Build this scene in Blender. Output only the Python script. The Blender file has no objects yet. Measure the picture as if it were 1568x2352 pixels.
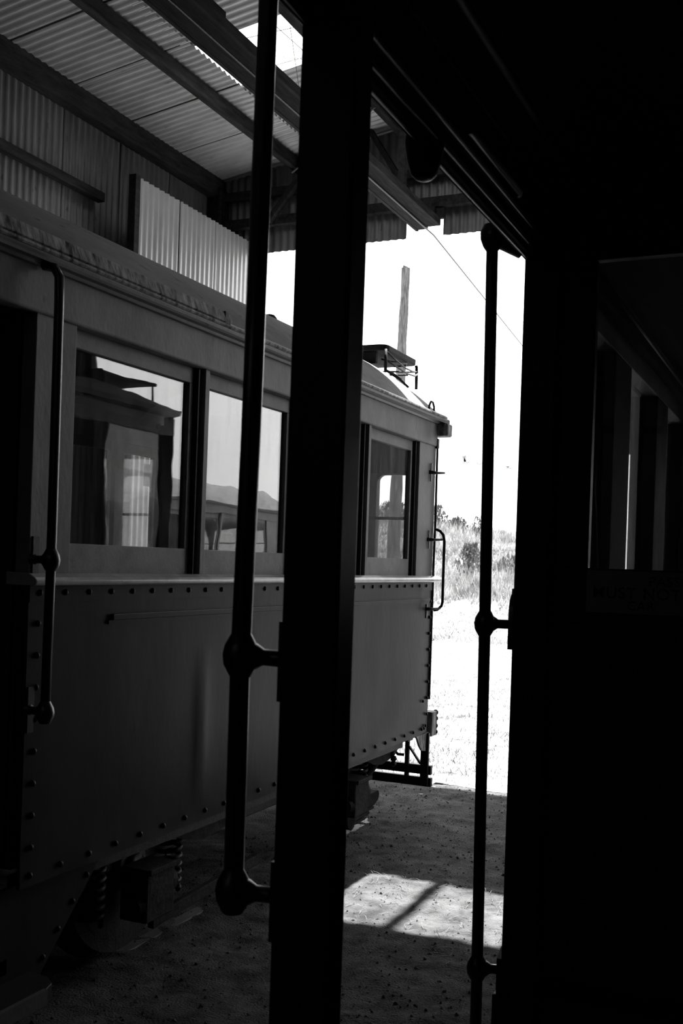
import bpy, math, random
import numpy as np
from mathutils import Vector, Matrix, noise

random.seed(7)
rng = np.random.default_rng(7)
scene = bpy.context.scene
COL = scene.collection
GZ = -0.15                      # ground level (metres); x across the tracks, y along them, z up

# ------------------------------------------------------------------ camera
F_PX, RHO, PSI = 2450.0, 0.034, 0.42697
cd = bpy.data.cameras.new('camera')
cam = bpy.data.objects.new('camera', cd)
COL.objects.link(cam)
cd.sensor_width = 36.0
cd.lens = F_PX / 2352.0 * 36.0
cd.shift_y = 115.0 / 2352.0
cd.clip_start, cd.clip_end = 0.05, 400
fw = Vector((-math.sin(PSI), math.cos(PSI), 0))
rt = Vector((math.cos(PSI), math.sin(PSI), 0))
up = Vector((0, 0, 1))
cr = rt * math.cos(RHO) + up * math.sin(RHO)
cu = -rt * math.sin(RHO) + up * math.cos(RHO)
M = Matrix((cr, cu, -fw)).transposed().to_4x4()
M.translation = (0, 0, 1.5)
cam.matrix_world = M
cd.dof.use_dof = True
cd.dof.focus_distance = 5.5
cd.dof.aperture_fstop = 9.0
scene.camera = cam

# ------------------------------------------------------------------ sky, sun, exposure
w = bpy.data.worlds.new('world')
scene.world = w
w.use_nodes = True
nt = w.node_tree
nt.nodes.clear()
wo = nt.nodes.new('ShaderNodeOutputWorld')
bg = nt.nodes.new('ShaderNodeBackground')
tcw = nt.nodes.new('ShaderNodeTexCoord')
nz = nt.nodes.new('ShaderNodeTexNoise')
nz.inputs['Scale'].default_value = 2.2
nz.inputs['Detail'].default_value = 5
rp = nt.nodes.new('ShaderNodeValToRGB')
rp.color_ramp.elements[0].position = 0.32
rp.color_ramp.elements[0].color = (0.62, 0.62, 0.62, 1)
rp.color_ramp.elements[1].position = 0.66
rp.color_ramp.elements[1].color = (1, 1, 1, 1)
nt.links.new(tcw.outputs['Generated'], nz.inputs['Vector'])
nt.links.new(nz.outputs['Fac'], rp.inputs['Fac'])
nt.links.new(rp.outputs['Color'], bg.inputs['Color'])
bg.inputs['Strength'].default_value = 5.6
nt.links.new(bg.outputs[0], wo.inputs[0])

sl = bpy.data.lights.new('sun', 'SUN')
sl.energy = 35.0
sl.angle = math.radians(0.55)
sun = bpy.data.objects.new('sun', sl)
COL.objects.link(sun)
SUND = Vector((0.045, -0.385, -1.0)).normalized()
sun.rotation_euler = SUND.to_track_quat('-Z', 'Y').to_euler()
sun.location = (0, 20, 30)

scene.view_settings.view_transform = 'Standard'
scene.view_settings.look = 'None'
scene.view_settings.gamma = 1.0
scene.view_settings.use_curve_mapping = False
scene.view_settings.exposure = 0.0


# ------------------------------------------------------------------ materials (all neutral grey: a black and white picture)
def mat(name, lo, hi=None, rough=0.6, metal=0.0, scale=8.0, bump=0.0, bscale=40.0, stretch=(1, 1, 1), spec=0.5, detail=4, dark=0.0):
    m = bpy.data.materials.new(name)
    m.use_nodes = True
    t = m.node_tree
    b = t.nodes['Principled BSDF']
    b.inputs['Roughness'].default_value = rough
    b.inputs['Metallic'].default_value = metal
    b.inputs['Specular IOR Level'].default_value = spec
    tc = t.nodes.new('ShaderNodeTexCoord')
    mp = t.nodes.new('ShaderNodeMapping')
    mp.inputs['Scale'].default_value = stretch
    t.links.new(tc.outputs['Object'], mp.inputs['Vector'])
    if hi is None:
        hi = lo
    n = t.nodes.new('ShaderNodeTexNoise')
    n.inputs['Scale'].default_value = scale
    n.inputs['Detail'].default_value = detail
    n.inputs['Roughness'].default_value = 0.65
    t.links.new(mp.outputs[0], n.inputs['Vector'])
    r = t.nodes.new('ShaderNodeValToRGB')
    r.color_ramp.elements[0].position = 0.33
    r.color_ramp.elements[1].position = 0.68
    r.color_ramp.elements[0].color = (lo, lo, lo, 1)
    r.color_ramp.elements[1].color = (hi, hi, hi, 1)
    t.links.new(n.outputs['Fac'], r.inputs['Fac'])
    colour = r.outputs['Color']
    if dark > 0:                      # flecks and chips
        v = t.nodes.new('ShaderNodeTexNoise')
        v.inputs['Scale'].default_value = 22
        v.inputs['Detail'].default_value = 2
        t.links.new(mp.outputs[0], v.inputs['Vector'])
        r2 = t.nodes.new('ShaderNodeValToRGB')
        r2.color_ramp.elements[0].position = 0.26
        r2.color_ramp.elements[0].color = (1 - dark,) * 3 + (1,)
        r2.color_ramp.elements[1].position = 0.34
        r2.color_ramp.elements[1].color = (1, 1, 1, 1)
        t.links.new(v.outputs['Fac'], r2.inputs['Fac'])
        mx = t.nodes.new('ShaderNodeMixRGB')
        mx.blend_type = 'MULTIPLY'
        mx.inputs[0].default_value = 1
        t.links.new(colour, mx.inputs[1])
        t.links.new(r2.outputs['Color'], mx.inputs[2])
        colour = mx.outputs[0]
    t.links.new(colour, b.inputs['Base Color'])
    if bump > 0:
        n2 = t.nodes.new('ShaderNodeTexNoise')
        n2.inputs['Scale'].default_value = bscale
        n2.inputs['Detail'].default_value = 5
        t.links.new(mp.outputs[0], n2.inputs['Vector'])
        bp = t.nodes.new('ShaderNodeBump')
        bp.inputs['Strength'].default_value = bump
        bp.inputs['Distance'].default_value = 0.01
        t.links.new(n2.outputs['Fac'], bp.inputs['Height'])
        t.links.new(bp.outputs[0], b.inputs['Normal'])
    return m


def glassmat(name, tint=0.82, wav=0.03, boost=1.0, dirt=0.0, rough=0.0):
    m = bpy.data.materials.new(name)
    m.use_nodes = True
    t = m.node_tree
    t.nodes.clear()
    o = t.nodes.new('ShaderNodeOutputMaterial')
    tr = t.nodes.new('ShaderNodeBsdfTransparent')
    tr.inputs[0].default_value = (tint, tint, tint, 1)
    gl = t.nodes.new('ShaderNodeBsdfGlossy')
    gl.inputs['Roughness'].default_value = rough
    gl.inputs['Color'].default_value = (boost, boost, boost, 1)
    fr = t.nodes.new('ShaderNodeFresnel')
    ge = t.nodes.new('ShaderNodeNewGeometry')         # same reflectance on both faces of a thin pane
    mr = t.nodes.new('ShaderNodeMapRange')
    mr.inputs[3].default_value = 1.52
    mr.inputs[4].default_value = 1 / 1.52
    t.links.new(ge.outputs['Backfacing'], mr.inputs[0])
    t.links.new(mr.outputs[0], fr.inputs['IOR'])
    mx = t.nodes.new('ShaderNodeMixShader')
    tc = t.nodes.new('ShaderNodeTexCoord')
    n = t.nodes.new('ShaderNodeTexNoise')
    n.inputs['Scale'].default_value = 5
    n.inputs['Detail'].default_value = 1
    bp = t.nodes.new('ShaderNodeBump')
    bp.inputs['Strength'].default_value = wav
    bp.inputs['Distance'].default_value = 0.02
    t.links.new(tc.outputs['Object'], n.inputs['Vector'])
    t.links.new(n.outputs['Fac'], bp.inputs['Height'])
    t.links.new(bp.outputs[0], gl.inputs['Normal'])
    t.links.new(fr.outputs[0], mx.inputs[0])
    t.links.new(tr.outputs[0], mx.inputs[1])
    t.links.new(gl.outputs[0], mx.inputs[2])
    out = mx.outputs[0]
    if dirt > 0:
        df = t.nodes.new('ShaderNodeBsdfDiffuse')
        df.inputs[0].default_value = (0.5, 0.5, 0.5, 1)
        n2 = t.nodes.new('ShaderNodeTexNoise')
        n2.inputs['Scale'].default_value = 14
        n2.inputs['Detail'].default_value = 6
        mp = t.nodes.new('ShaderNodeMapping')
        mp.inputs['Scale'].default_value = (1, 1.4, 0.25)
        t.links.new(tc.outputs['Object'], mp.inputs[0])
        t.links.new(mp.outputs[0], n2.inputs['Vector'])
        r = t.nodes.new('ShaderNodeMapRange')
        r.inputs[1].default_value = 0.45
        r.inputs[2].default_value = 0.8
        r.inputs[3].default_value = 0.01
        r.inputs[4].default_value = dirt
        t.links.new(n2.outputs['Fac'], r.inputs[0])
        m2 = t.nodes.new('ShaderNodeMixShader')
        t.links.new(r.outputs[0], m2.inputs[0])
        t.links.new(out, m2.inputs[1])
        t.links.new(df.outputs[0], m2.inputs[2])
        out = m2.outputs[0]
    t.links.new(out, o.inputs[0])
    return m


MT = dict(
    cream=mat('weathered cream paint', 0.14, 0.22, 0.5, scale=5, bump=0.12, bscale=60, stretch=(1, 1, 0.5), dark=0.25, spec=0.11),
    sash=mat('sash paint', 0.15, 0.21, 0.5, scale=9, bump=0.1, bscale=90, dark=0.2, spec=0.12),
    panel=mat('dark side panel paint', 0.016, 0.030, 0.33, scale=3, bump=0.06, bscale=30, stretch=(1, 1, 0.4), dark=0.2, spec=0.05),
    moulding=mat('moulding paint', 0.05, 0.09, 0.45, scale=8, bump=0.15, bscale=50),
    flaking=mat('flaking pale paint', 0.05, 0.45, 0.7, scale=22, bump=0.3, bscale=70, stretch=(1, 1.6, 0.4), dark=0.5, spec=0.1),
    canvas=mat('tarred roof canvas', 0.10, 0.17, 0.7, scale=6, bump=0.15, bscale=30, stretch=(1, 0.5, 1), dark=0.6, spec=0.12),
    canvas2=mat('roof deck paint', 0.018, 0.036, 0.7, scale=9, bump=0.2, bscale=40, spec=0.1),
    black=mat('black iron', 0.010, 0.024, 0.5, scale=20, bump=0.15, bscale=90, spec=0.15),
    iron=mat('worn iron', 0.02, 0.05, 0.45, metal=0.1, scale=30, bump=0.2, bscale=90, spec=0.25),
    axle=mat('greasy cast iron', 0.014, 0.04, 0.7, scale=18, bump=0.3, bscale=60, spec=0.04),
    wood=mat('dark varnished timber', 0.010, 0.018, 0.5, scale=12, stretch=(4, 1, 0.4), bump=0.05, spec=0.25),
    woodin=mat('interior varnished boards', 0.02, 0.035, 0.6, scale=10, stretch=(4, 4, 0.4), spec=0.2),
    board=mat('pale interior boards', 0.05, 0.07, 0.6, scale=10, stretch=(4, 4, 0.4), spec=0.2),
    pole=mat('black grab pole enamel', 0.012, 0.02, 0.3, scale=40, bump=0.05, bscale=120),
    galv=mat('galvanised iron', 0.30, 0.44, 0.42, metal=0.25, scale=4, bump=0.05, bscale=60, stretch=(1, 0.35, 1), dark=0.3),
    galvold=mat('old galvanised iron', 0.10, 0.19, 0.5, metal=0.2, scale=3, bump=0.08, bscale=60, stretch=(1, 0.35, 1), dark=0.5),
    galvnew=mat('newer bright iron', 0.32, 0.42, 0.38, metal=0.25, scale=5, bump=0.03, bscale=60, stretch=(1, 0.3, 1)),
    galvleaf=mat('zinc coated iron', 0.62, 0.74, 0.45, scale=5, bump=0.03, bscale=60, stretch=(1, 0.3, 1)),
    timber=mat('shed timber', 0.014, 0.038, 0.85, scale=9, stretch=(3, 0.5, 3), bump=0.3, bscale=50, spec=0.05),
    timberlt=mat('pale shed timber', 0.016, 0.036, 0.9, scale=9, stretch=(6, 0.6, 6), bump=0.25, bscale=60, spec=0.03),
    soil=mat('trodden soil', 0.030, 0.105, 0.95, scale=7, bump=1.0, bscale=110, detail=12, spec=0.05),
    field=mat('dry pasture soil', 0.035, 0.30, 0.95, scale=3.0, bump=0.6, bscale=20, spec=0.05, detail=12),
    grass=mat('dry grass', 0.07, 0.50, 0.8, scale=1.6, spec=0.1, detail=12),
    bush=mat('scrub leaves', 0.03, 0.10, 0.7, scale=3, spec=0.2),
    straw=mat('straw', 0.05, 0.12, 0.8, scale=5),
    clod=mat('clods', 0.04, 0.13, 0.95, scale=9, bump=0.4, spec=0.1),
    rail=mat('rail steel', 0.035, 0.075, 0.6, metal=0.1, scale=14, bump=0.2, stretch=(1, 0.3, 1)),
    polewood=mat('weathered pole timber', 0.02, 0.12, 0.9, scale=18, stretch=(3, 3, 0.2), bump=0.6, bscale=30, spec=0.1),
    sill=mat('glossy sill paint', 0.26, 0.42, 0.25, scale=5, bump=0.1, bscale=60, dark=0.2, spec=0.4),
    saloon=mat('saloon lining', 0.008, 0.014, 0.85, scale=10, spec=0.05),
    glass=glassmat('old window glass', 0.80, 0.035, 1.0, 0.10),
    glassin=glassmat('partition glass', 0.85, 0.05, 1.0, 0.05),
    clear=glassmat('clear roof sheet', 0.93, 0.02, 0.6, 0.0, 0.1),
    sign=mat('sign enamel', 0.22, 0.26, 0.5, scale=6),
    signtext=mat('sign lettering', 0.015, None, 0.5),
    bird=mat('bird feathers', 0.12, 0.3, 0.8),
    paper=mat('dark notice paper', 0.05, 0.07, 0.8),
)


# ------------------------------------------------------------------ mesh helpers
def org(o):
    return Vector(o['_o']) if (o is not None and '_o' in o) else Vector((0, 0, 0))


class MB:
    def __init__(s):
        s.v, s.f = [], []

    def quadmesh(s, V, Fs):
        n = len(s.v)
        s.v += [tuple(p) for p in V]
        s.f += [tuple(i + n for i in f) for f in Fs]
        return s

    def box(s, x0, x1, y0, y1, z0, z1):
        V = [(x, y, z) for z in (z0, z1) for y in (y0, y1) for x in (x0, x1)]
        return s.quadmesh(V, [(0, 2, 3, 1), (4, 5, 7, 6), (0, 1, 5, 4), (2, 6, 7, 3), (0, 4, 6, 2), (1, 3, 7, 5)])

    def bar(s, a, b, wx, wz, side=(0, 0, 1)):
        a, b = Vector(a), Vector(b)
        d = (b - a).normalized()
        u = Vector(side)
        r = d.cross(u)
        if r.length < 1e-4:
            r = Vector((1, 0, 0))
        r.normalize()
        u = r.cross(d)
        V = []
        for p in (a, b):
            for i, j in ((-1, -1), (1, -1), (1, 1), (-1, 1)):
                V.append(p + r * (i * wx / 2) + u * (j * wz / 2))
        return s.quadmesh(V, [(3, 2, 1, 0), (4, 5, 6, 7), (0, 1, 5, 4), (1, 2, 6, 5), (2, 3, 7, 6), (3, 0, 4, 7)])

    def tube(s, pts, rad, n=10, cap=True):
        pts = [Vector(p) for p in pts]
        k = len(pts)
        rads = rad if isinstance(rad, (list, tuple)) else [rad] * k
        ref = Vector((0.31, 0.22, 0.91)).normalized()
        V, Fs = [], []
        d0 = (pts[1] - pts[0]).normalized()
        u = d0.cross(ref)
        if u.length < 0.05:
            u = d0.cross(Vector((1, 0, 0)))
        u.normalize()
        for i, p in enumerate(pts):
            d = (pts[min(i + 1, k - 1)] - pts[max(i - 1, 0)]).normalized()
            u = (u - d * u.dot(d)).normalized()
            w_ = d.cross(u)
            for j in range(n):
                a = 2 * math.pi * j / n
                V.append(p + (u * math.cos(a) + w_ * math.sin(a)) * rads[i])
        for i in range(k - 1):
            for j in range(n):
                Fs.append((i * n + j, i * n + (j + 1) % n, (i + 1) * n + (j + 1) % n, (i + 1) * n + j))
        if cap:
            Fs.append(tuple(range(n - 1, -1, -1)))
            Fs.append(tuple((k - 1) * n + j for j in range(n)))
        return s.quadmesh(V, Fs)

    def lathe(s, c, axis, prof, n=16):
        c, ax = Vector(c), Vector(axis).normalized()
        return s.tube([c + ax * h for h, r in prof], [max(r, 1e-4) for h, r in prof], n)

    def prism(s, poly, x0, x1, ax='x'):
        """poly in the other two axes, extruded along ax"""
        n = len(poly)
        V = []
        for e in (x0, x1):
            for a, b in poly:
                V.append({'x': (e, a, b), 'y': (a, e, b), 'z': (a, b, e)}[ax])
        Fs = [tuple(range(n - 1, -1, -1)), tuple(range(n, 2 * n))]
        for i in range(n):
            j = (i + 1) % n
            Fs.append((i, j, n + j, n + i))
        return s.quadmesh(V, Fs)

    def mesh(s, name, m, smooth=False, o=Vector((0, 0, 0))):
        me = bpy.data.meshes.new(name)
        me.from_pydata([(p[0] - o[0], p[1] - o[1], p[2] - o[2]) for p in s.v], [], s.f)
        me.materials.append(MT[m] if isinstance(m, str) else m)
        if smooth:
            me.shade_smooth()
            if smooth == 'auto':
                me.set_sharp_from_angle(angle=math.radians(40))
        me.update()
        return me

    def build(s, name, m, parent=None, smooth=False, bevel=0.0):
        o_ = org(parent)
        ob = bpy.data.objects.new(name, s.mesh(name, m, smooth, o_))
        COL.objects.link(ob)
        if parent is not None:
            ob.parent = parent
            ob['_o'] = tuple(o_)
        if bevel:
            bv = ob.modifiers.new('bevel', 'BEVEL')
            bv.width = bevel
            bv.segments = 2
            bv.limit_method = 'ANGLE'
        return ob


def tag(o, label=None, cat=None, group=None, kind=None):
    for k, v in (('label', label), ('category', cat), ('group', group), ('kind', kind)):
        if v:
            o[k] = v
    return o


def empty(name, loc):
    o = bpy.data.objects.new(name, None)
    COL.objects.link(o)
    o.location = loc
    o['_o'] = tuple(loc)
    o.empty_display_size = 0.2
    return o


def place(me, name, parent, loc, rot=None):
    """a copy sharing mesh data, at world loc"""
    ob = bpy.data.objects.new(name, me)
    COL.objects.link(ob)
    ob.parent = parent
    ob.location = Vector(loc) - org(parent)
    if rot is not None:
        ob.rotation_euler = rot
    return ob


# ------------------------------------------------------------------ the ground inside the shed
def hgt(x, y):
    p = Vector((x, y, 0))
    h = 0.018 * noise.noise(p * 1.3) + 0.012 * noise.noise(p * 4.1) + 0.007 * noise.noise(p * 11.0) + 0.004 * noise.noise(p * 27.0)
    return GZ + h - 0.008


def axis(a, b, fa, fb, fine, coarse):
    out = list(np.arange(a, fa, coarse)) + list(np.arange(fa, fb, fine)) + list(np.arange(fb, b, coarse)) + [b]
    return out


def heightgrid(name, xs, ys, fn, m, smooth=True):
    V = [(x, y, fn(x, y)) for y in ys for x in xs]
    nx = len(xs)
    Fs = [(j * nx + i, j * nx + i + 1, (j + 1) * nx + i + 1, (j + 1) * nx + i) for j in range(len(ys) - 1) for i in range(nx - 1)]
    return MB().quadmesh(V, Fs).build(name, m, None, smooth)


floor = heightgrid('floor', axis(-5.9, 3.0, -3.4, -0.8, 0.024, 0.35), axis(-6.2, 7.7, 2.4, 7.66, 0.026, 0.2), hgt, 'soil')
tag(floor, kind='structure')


# ------------------------------------------------------------------ the field and bank outside, pale ground reaching in at the doorway
def bank(x, y):
    # a low bank beyond the flat pasture, higher towards the left
    top = 3.25 + 0.16 * (-16.5 - x) if x < -13 else 2.69 - 0.1 * (x + 13)
    top = max(1.2, min(4.6, top))
    t = max(0.0, min(1.0, (y - 39.3) / 9.0))
    t = t * t * (3 - 2 * t)
    step = 0.55 * max(0.0, min(1.0, (y - 39.3) / 0.5))
    n_ = 0.12 * noise.noise(Vector((x * 0.5, y * 0.5, 3)))
    return GZ + 0.02 * noise.noise(Vector((x, y, 1))) + min(step, 0.3) + (top - GZ - 0.3) * t + n_ * t


field = heightgrid('field', list(np.arange(-60, 45, 1.0)), [7.69, 8.2, 8.7, 9.2] + list(np.arange(10, 38, 1.0)) + list(np.arange(38, 52, 0.3)) + list(np.arange(52, 130, 4)), bank, 'field')  # begins inside near the gable shadow edge, paler to whiten the sunlit band
tag(field, 'sunlit dry pasture rising to a low bank outside, its pale ground drawn into the shed to brighten the sunlit band', None, kind='structure')


def blades(name, n, xf, ymin, ymax, h0, h1, wid, label, bias=1.0, lean=0.35):
    yy = ymin + (ymax - ymin) * rng.random(n) ** bias
    V = np.zeros((n, 3, 3))
    for i in range(n):
        y = yy[i]
        x0, x1 = xf(y)
        x = x0 + (x1 - x0) * rng.random()
        z = bank(x, y)
        patch = 0.55 + 0.9 * max(0.0, noise.noise(Vector((x * 0.35, y * 0.35, 8))) + 0.35)
        h = (h0 + (h1 - h0) * rng.random() ** 2) * patch
        a = rng.random() * 6.283
        wv = wid * (0.5 + rng.random())
        dx, dy = math.cos(a) * wv, math.sin(a) * wv
        lx, ly = (rng.random(2) - 0.5) * 2 * lean * h
        V[i, 0] = (x - dx, y - dy, z - 0.02)
        V[i, 1] = (x + dx, y + dy, z - 0.02)
        V[i, 2] = (x + lx, y + ly, z + h)
    me = bpy.data.meshes.new(name)
    me.vertices.add(n * 3)
    me.vertices.foreach_set('co', V.ravel())
    me.loops.add(n * 3)
    me.loops.foreach_set('vertex_index', np.arange(n * 3, dtype=np.int32))
    me.polygons.add(n)
    me.polygons.foreach_set('loop_start', np.arange(0, n * 3, 3, dtype=np.int32))
    me.update(calc_edges=True)
    me.materials.append(MT['grass'])
    ob = bpy.data.objects.new(name, me)
    COL.objects.link(ob)
    return tag(ob, label, 'grass', kind='stuff')


blades('pasture_grass', 60000, lambda y: (max(-0.42 * y - 2.5, -5.0 - max(0, y - 10.0) * 4), -0.26 * y + 1.0), 7.75, 24, 0.015, 0.10, 0.004, 'short dry grass on the sunlit flat ground in and beyond the doorway', 1.0, 1.2)
blades('meadow_grass', 26000, lambda y: (-0.45 * y - 1, -0.22 * y), 22, 40.0, 0.03, 0.16, 0.012, 'dry grass on the far part of the pasture', 1.0, 1.0)
blades('bank_grass', 40000, lambda y: (-0.5 * y, -0.20 * y), 39.4, 51, 0.18, 0.75, 0.02, 'tall pale grass covering the bank behind the pasture', 0.9, 0.5)


def bush(label, x, y, rx, hz, n, seed, cat='bush'):
    r = np.random.default_rng(seed)
    z = bank(x, y)
    t = empty('scrub_bush', (x, y, z - 0.05))
    b = MB()
    for k in range(9):
        a, q = r.random() * 6.283, r.random() * 0.7
        tip = (x + math.cos(a) * rx * q, y + math.sin(a) * rx * q * 0.6, z + hz * (0.7 + 0.35 * r.random()))
        b.tube([(x + 0.1 * math.cos(a), y, z - 0.05), ((x + tip[0]) / 2, (y + tip[1]) / 2, z + hz * 0.4), tip], [0.02, 0.013, 0.005], 5)
    b.build('stem', 'bush', t)
    b = MB()
    for k in range(n):
        a = r.random() * 6.283
        q = r.random() ** 0.6
        hh = r.random() ** 0.8
        wq = rx * (1.05 - 0.75 * hh) * q
        c = Vector((x + math.cos(a) * wq, y + math.sin(a) * wq * 0.7, z + hz * hh))
        d1 = Vector(r.normal(size=3)).normalized() * (0.05 + 0.07 * r.random())
        d2 = Vector((r.normal() * 0.4, r.normal() * 0.4, 1)).normalized() * (0.1 + 0.16 * r.random())
        b.quadmesh([c - d1 * 0.5, c + d1 * 0.5, c + d2], [(0, 1, 2)])
    b.build('foliage', 'bush', t)
    return tag(t, label, cat, 'scrub bushes on the bank')


bush('dark spiky bush low on the bank beside the black grab pole', -13.6, 42.9, 0.85, 1.3, 700, 3)
bush('tall feathery shrub on the bank top just right of the tram corner', -16.7, 47.2, 0.9, 1.0, 420, 4)
bush('low broad shrub on the bank skyline left of the grab pole', -15.7, 47.4, 0.8, 0.65, 300, 5)
bush('thin bare twiggy shrub on the skyline right behind the grab pole', -14.55, 47.0, 0.7, 1.0, 130, 6)
bush('grey scrub on the bank skyline seen through the tram end window', -18.9, 47.4, 1.6, 0.9, 520, 8)
bush('pale brush on the bank between the grab pole and the dark door post', -11.9, 43.6, 1.3, 0.7, 260, 9)

# weathered pole outside
t = MB()
prof = []
for i in range(26):
    h = i / 25 * 8.9
    prof.append((h, 0.175 - 0.075 * i / 25 + 0.008 * math.sin(i * 2.1)))
pp = [Vector((-9.56 + 0.012 * math.sin(h * 1.7) + 0.008 * h, 24 + 0.01 * math.sin(h * 2.3), GZ - 0.1 + h)) for h, r in prof]
t.tube(pp, [r for h, r in prof], 14)
tp = pp[-1]
po = empty('timber_pole', (-9.62, 24, GZ))
t.build('shaft', 'polewood', po, 'auto')
MB().prism([(tp[0] - 0.075, tp[2] - 0.1), (tp[0] + 0.07, tp[2] - 0.1), (tp[0] + 0.06, tp[2] + 0.02), (tp[0] - 0.05, tp[2] + 0.07)], tp[1] - 0.06, tp[1] + 0.05, 'y').build('cut_top', 'polewood', po)
tag(po, 'bare weathered timber pole standing in the field behind the tram roof', 'pole')


# birds
def bird(x, y, z, s, wing, label):
    t = empty('bird', (x, y, z))
    b = MB().tube([(x - 0.16 * s, y, z - 0.02 * s), (x - 0.05 * s, y, z), (x + 0.08 * s, y, z + 0.01 * s), (x + 0.15 * s, y, z + 0.03 * s), (x + 0.19 * s, y, z + 0.03 * s)], [0.004 * s, 0.03 * s, 0.035 * s, 0.022 * s, 0.003 * s], 7)
    b.build('body', 'bird', t, True)
    for sd in (-1, 1):
        tipz = z + wing * 0.2 * s
        MB().prism([(x - 0.04 * s, z), (x + 0.05 * s, z + 0.01 * s), (x - 0.02 * s + 0.05 * sd * s, tipz + 0.01), (x - 0.1 * s + 0.05 * sd * s, tipz)], y, y + 0.006, 'y').build('wing', 'bird', t)
    return tag(t, label, 'bird', 'birds over the field')


bird(-9.77, 30, 4.54, 0.9, 1.2, 'leftmost of the distant birds, wings raised')
bird(-9.35, 30, 4.5, 0.7, 0.3, 'small distant bird flying close to the black grab pole')
bird(-8.45, 30, 4.37, 0.8, 0.4, 'rightmost distant bird, beside the dark door post')


# ------------------------------------------------------------------ the shed: corrugated sheets on timber
def corr_mesh(name, wid, ln, m, pitch=0.0762, amp=0.0105, seg=6, tab=0.0):
    """sheet in local x (across ribs), y (length), z (normal); origin at a corner"""
    nx = int(round(wid / pitch * seg))
    xs = [wid * i / nx for i in range(nx + 1)]
    ny = max(1, int(ln / 0.6))
    V, Fs = [], []
    for j in range(ny + 1):
        for x in xs:
            V.append((x, ln * j / ny, amp * math.sin(2 * math.pi * x / pitch)))
    k = nx + 1
    for j in range(ny):
        for i in range(nx):
            Fs.append((j * k + i, j * k + i + 1, (j + 1) * k + i + 1, (j + 1) * k + i))
    return MB().quadmesh(V, Fs).mesh(name, m, True)


def sheet(me, parent, origin, xa, ya, name='corrugated_sheet'):
    xa, ya = Vector(xa).normalized(), Vector(ya).normalized()
    za = xa.cross(ya)
    Mx = Matrix((xa, ya, za)).transposed().to_4x4()
    Mx.translation = Vector(origin) - org(parent)
    ob = bpy.data.objects.new(name, me)
    COL.objects.link(ob)
    ob.parent = parent
    ob.matrix_local = Mx
    return ob


TB = 0.148


def zr(x):
    if x > -1.45:
        x = -2.9 - x
    return 5.19 + TB * (x + 5.5)


SY0, SP = 5.262, 0.747     # sheet seams along the shed
seams = [SY0 + SP * k for k in range(-15, 6)]
WS = SP + 0.03

# walls
wl = MB()
wl.box(-5.62, -5.5, -6.1, 9.05, 5.02, 5.20)                 # wall plate
wl.box(-5.58, -5.51, -6.1, 7.16, 4.40, 4.475)
wl.box(-5.58, -5.51, -6.1, 9.0, 3.0, 3.08)
wl.box(-5.58, -5.51, -6.1, 9.0, 1.2, 1.28)
for y in (-6, -2.2, 1.6, 5.3, 8.95):
    wl.box(-5.59, -5.47, y, y + 0.12, GZ - 0.1, 5.05)
wall_left = tag(wl.build('wall_left', 'timber', None, False, 0.004), kind='structure')
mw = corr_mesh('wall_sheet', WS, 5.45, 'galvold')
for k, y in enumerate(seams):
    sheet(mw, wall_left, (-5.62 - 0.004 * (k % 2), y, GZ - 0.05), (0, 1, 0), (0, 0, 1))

wr = MB()
wr.box(2.6, 2.72, -6.1, 9.05, 5.02, 5.20)
wr.box(2.61, 2.68, -6.1, 9.0, 3.0, 3.08)
for y in (-6, -2.2, 1.6, 5.3, 8.95):
    wr.box(2.58, 2.7, y, y + 0.12, GZ - 0.1, 5.05)
wall_right = tag(wr.build('wall_right', 'timber', None, False), kind='structure')
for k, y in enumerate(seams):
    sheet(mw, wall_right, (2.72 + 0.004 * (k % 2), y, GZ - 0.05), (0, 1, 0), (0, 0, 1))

wb = MB()
wb.box(-5.6, 2.7, -6.06, -6.0, 3.0, 3.1)
wall_back = tag(wb.build('wall_back', 'timber'), kind='structure')
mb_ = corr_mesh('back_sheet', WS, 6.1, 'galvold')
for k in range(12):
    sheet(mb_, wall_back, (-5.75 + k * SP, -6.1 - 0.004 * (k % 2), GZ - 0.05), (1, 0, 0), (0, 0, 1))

# roof
rf = MB()
rf.box(-4.73, -4.66, -6.1, 9.12, zr(-4.7) - 0.115, zr(-4.7) - 0.004)
for px in (-3.59, -3.0, -2.03):
    rf.box(px - 0.04, px + 0.03, -6.1, 9.12, zr(px) - 0.125, zr(px) - 0.01)
rf.box(-1.5, -1.4, -6.1, 9.12, 5.6, 5.78)
for px in (-0.3, 0.9, 1.9):
    rf.box(px - 0.035, px + 0.035, -6.1, 9.12, zr(px) - 0.12, zr(px) - 0.006)
ceiling = tag(rf.build('ceiling', 'timber', None, False, 0.004), kind='structure')
MB().tube([(-3.4, 8.2, 5.42), (-4.55, 8.62, 5.04)], 0.012, 6).build('tie_rod', 'iron', ceiling)

cosb = 1 / math.sqrt(1 + TB * TB)
sdir = (1, 0, TB)


def slope_len(xa, xb):
    return (xb - xa) / cosb


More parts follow.
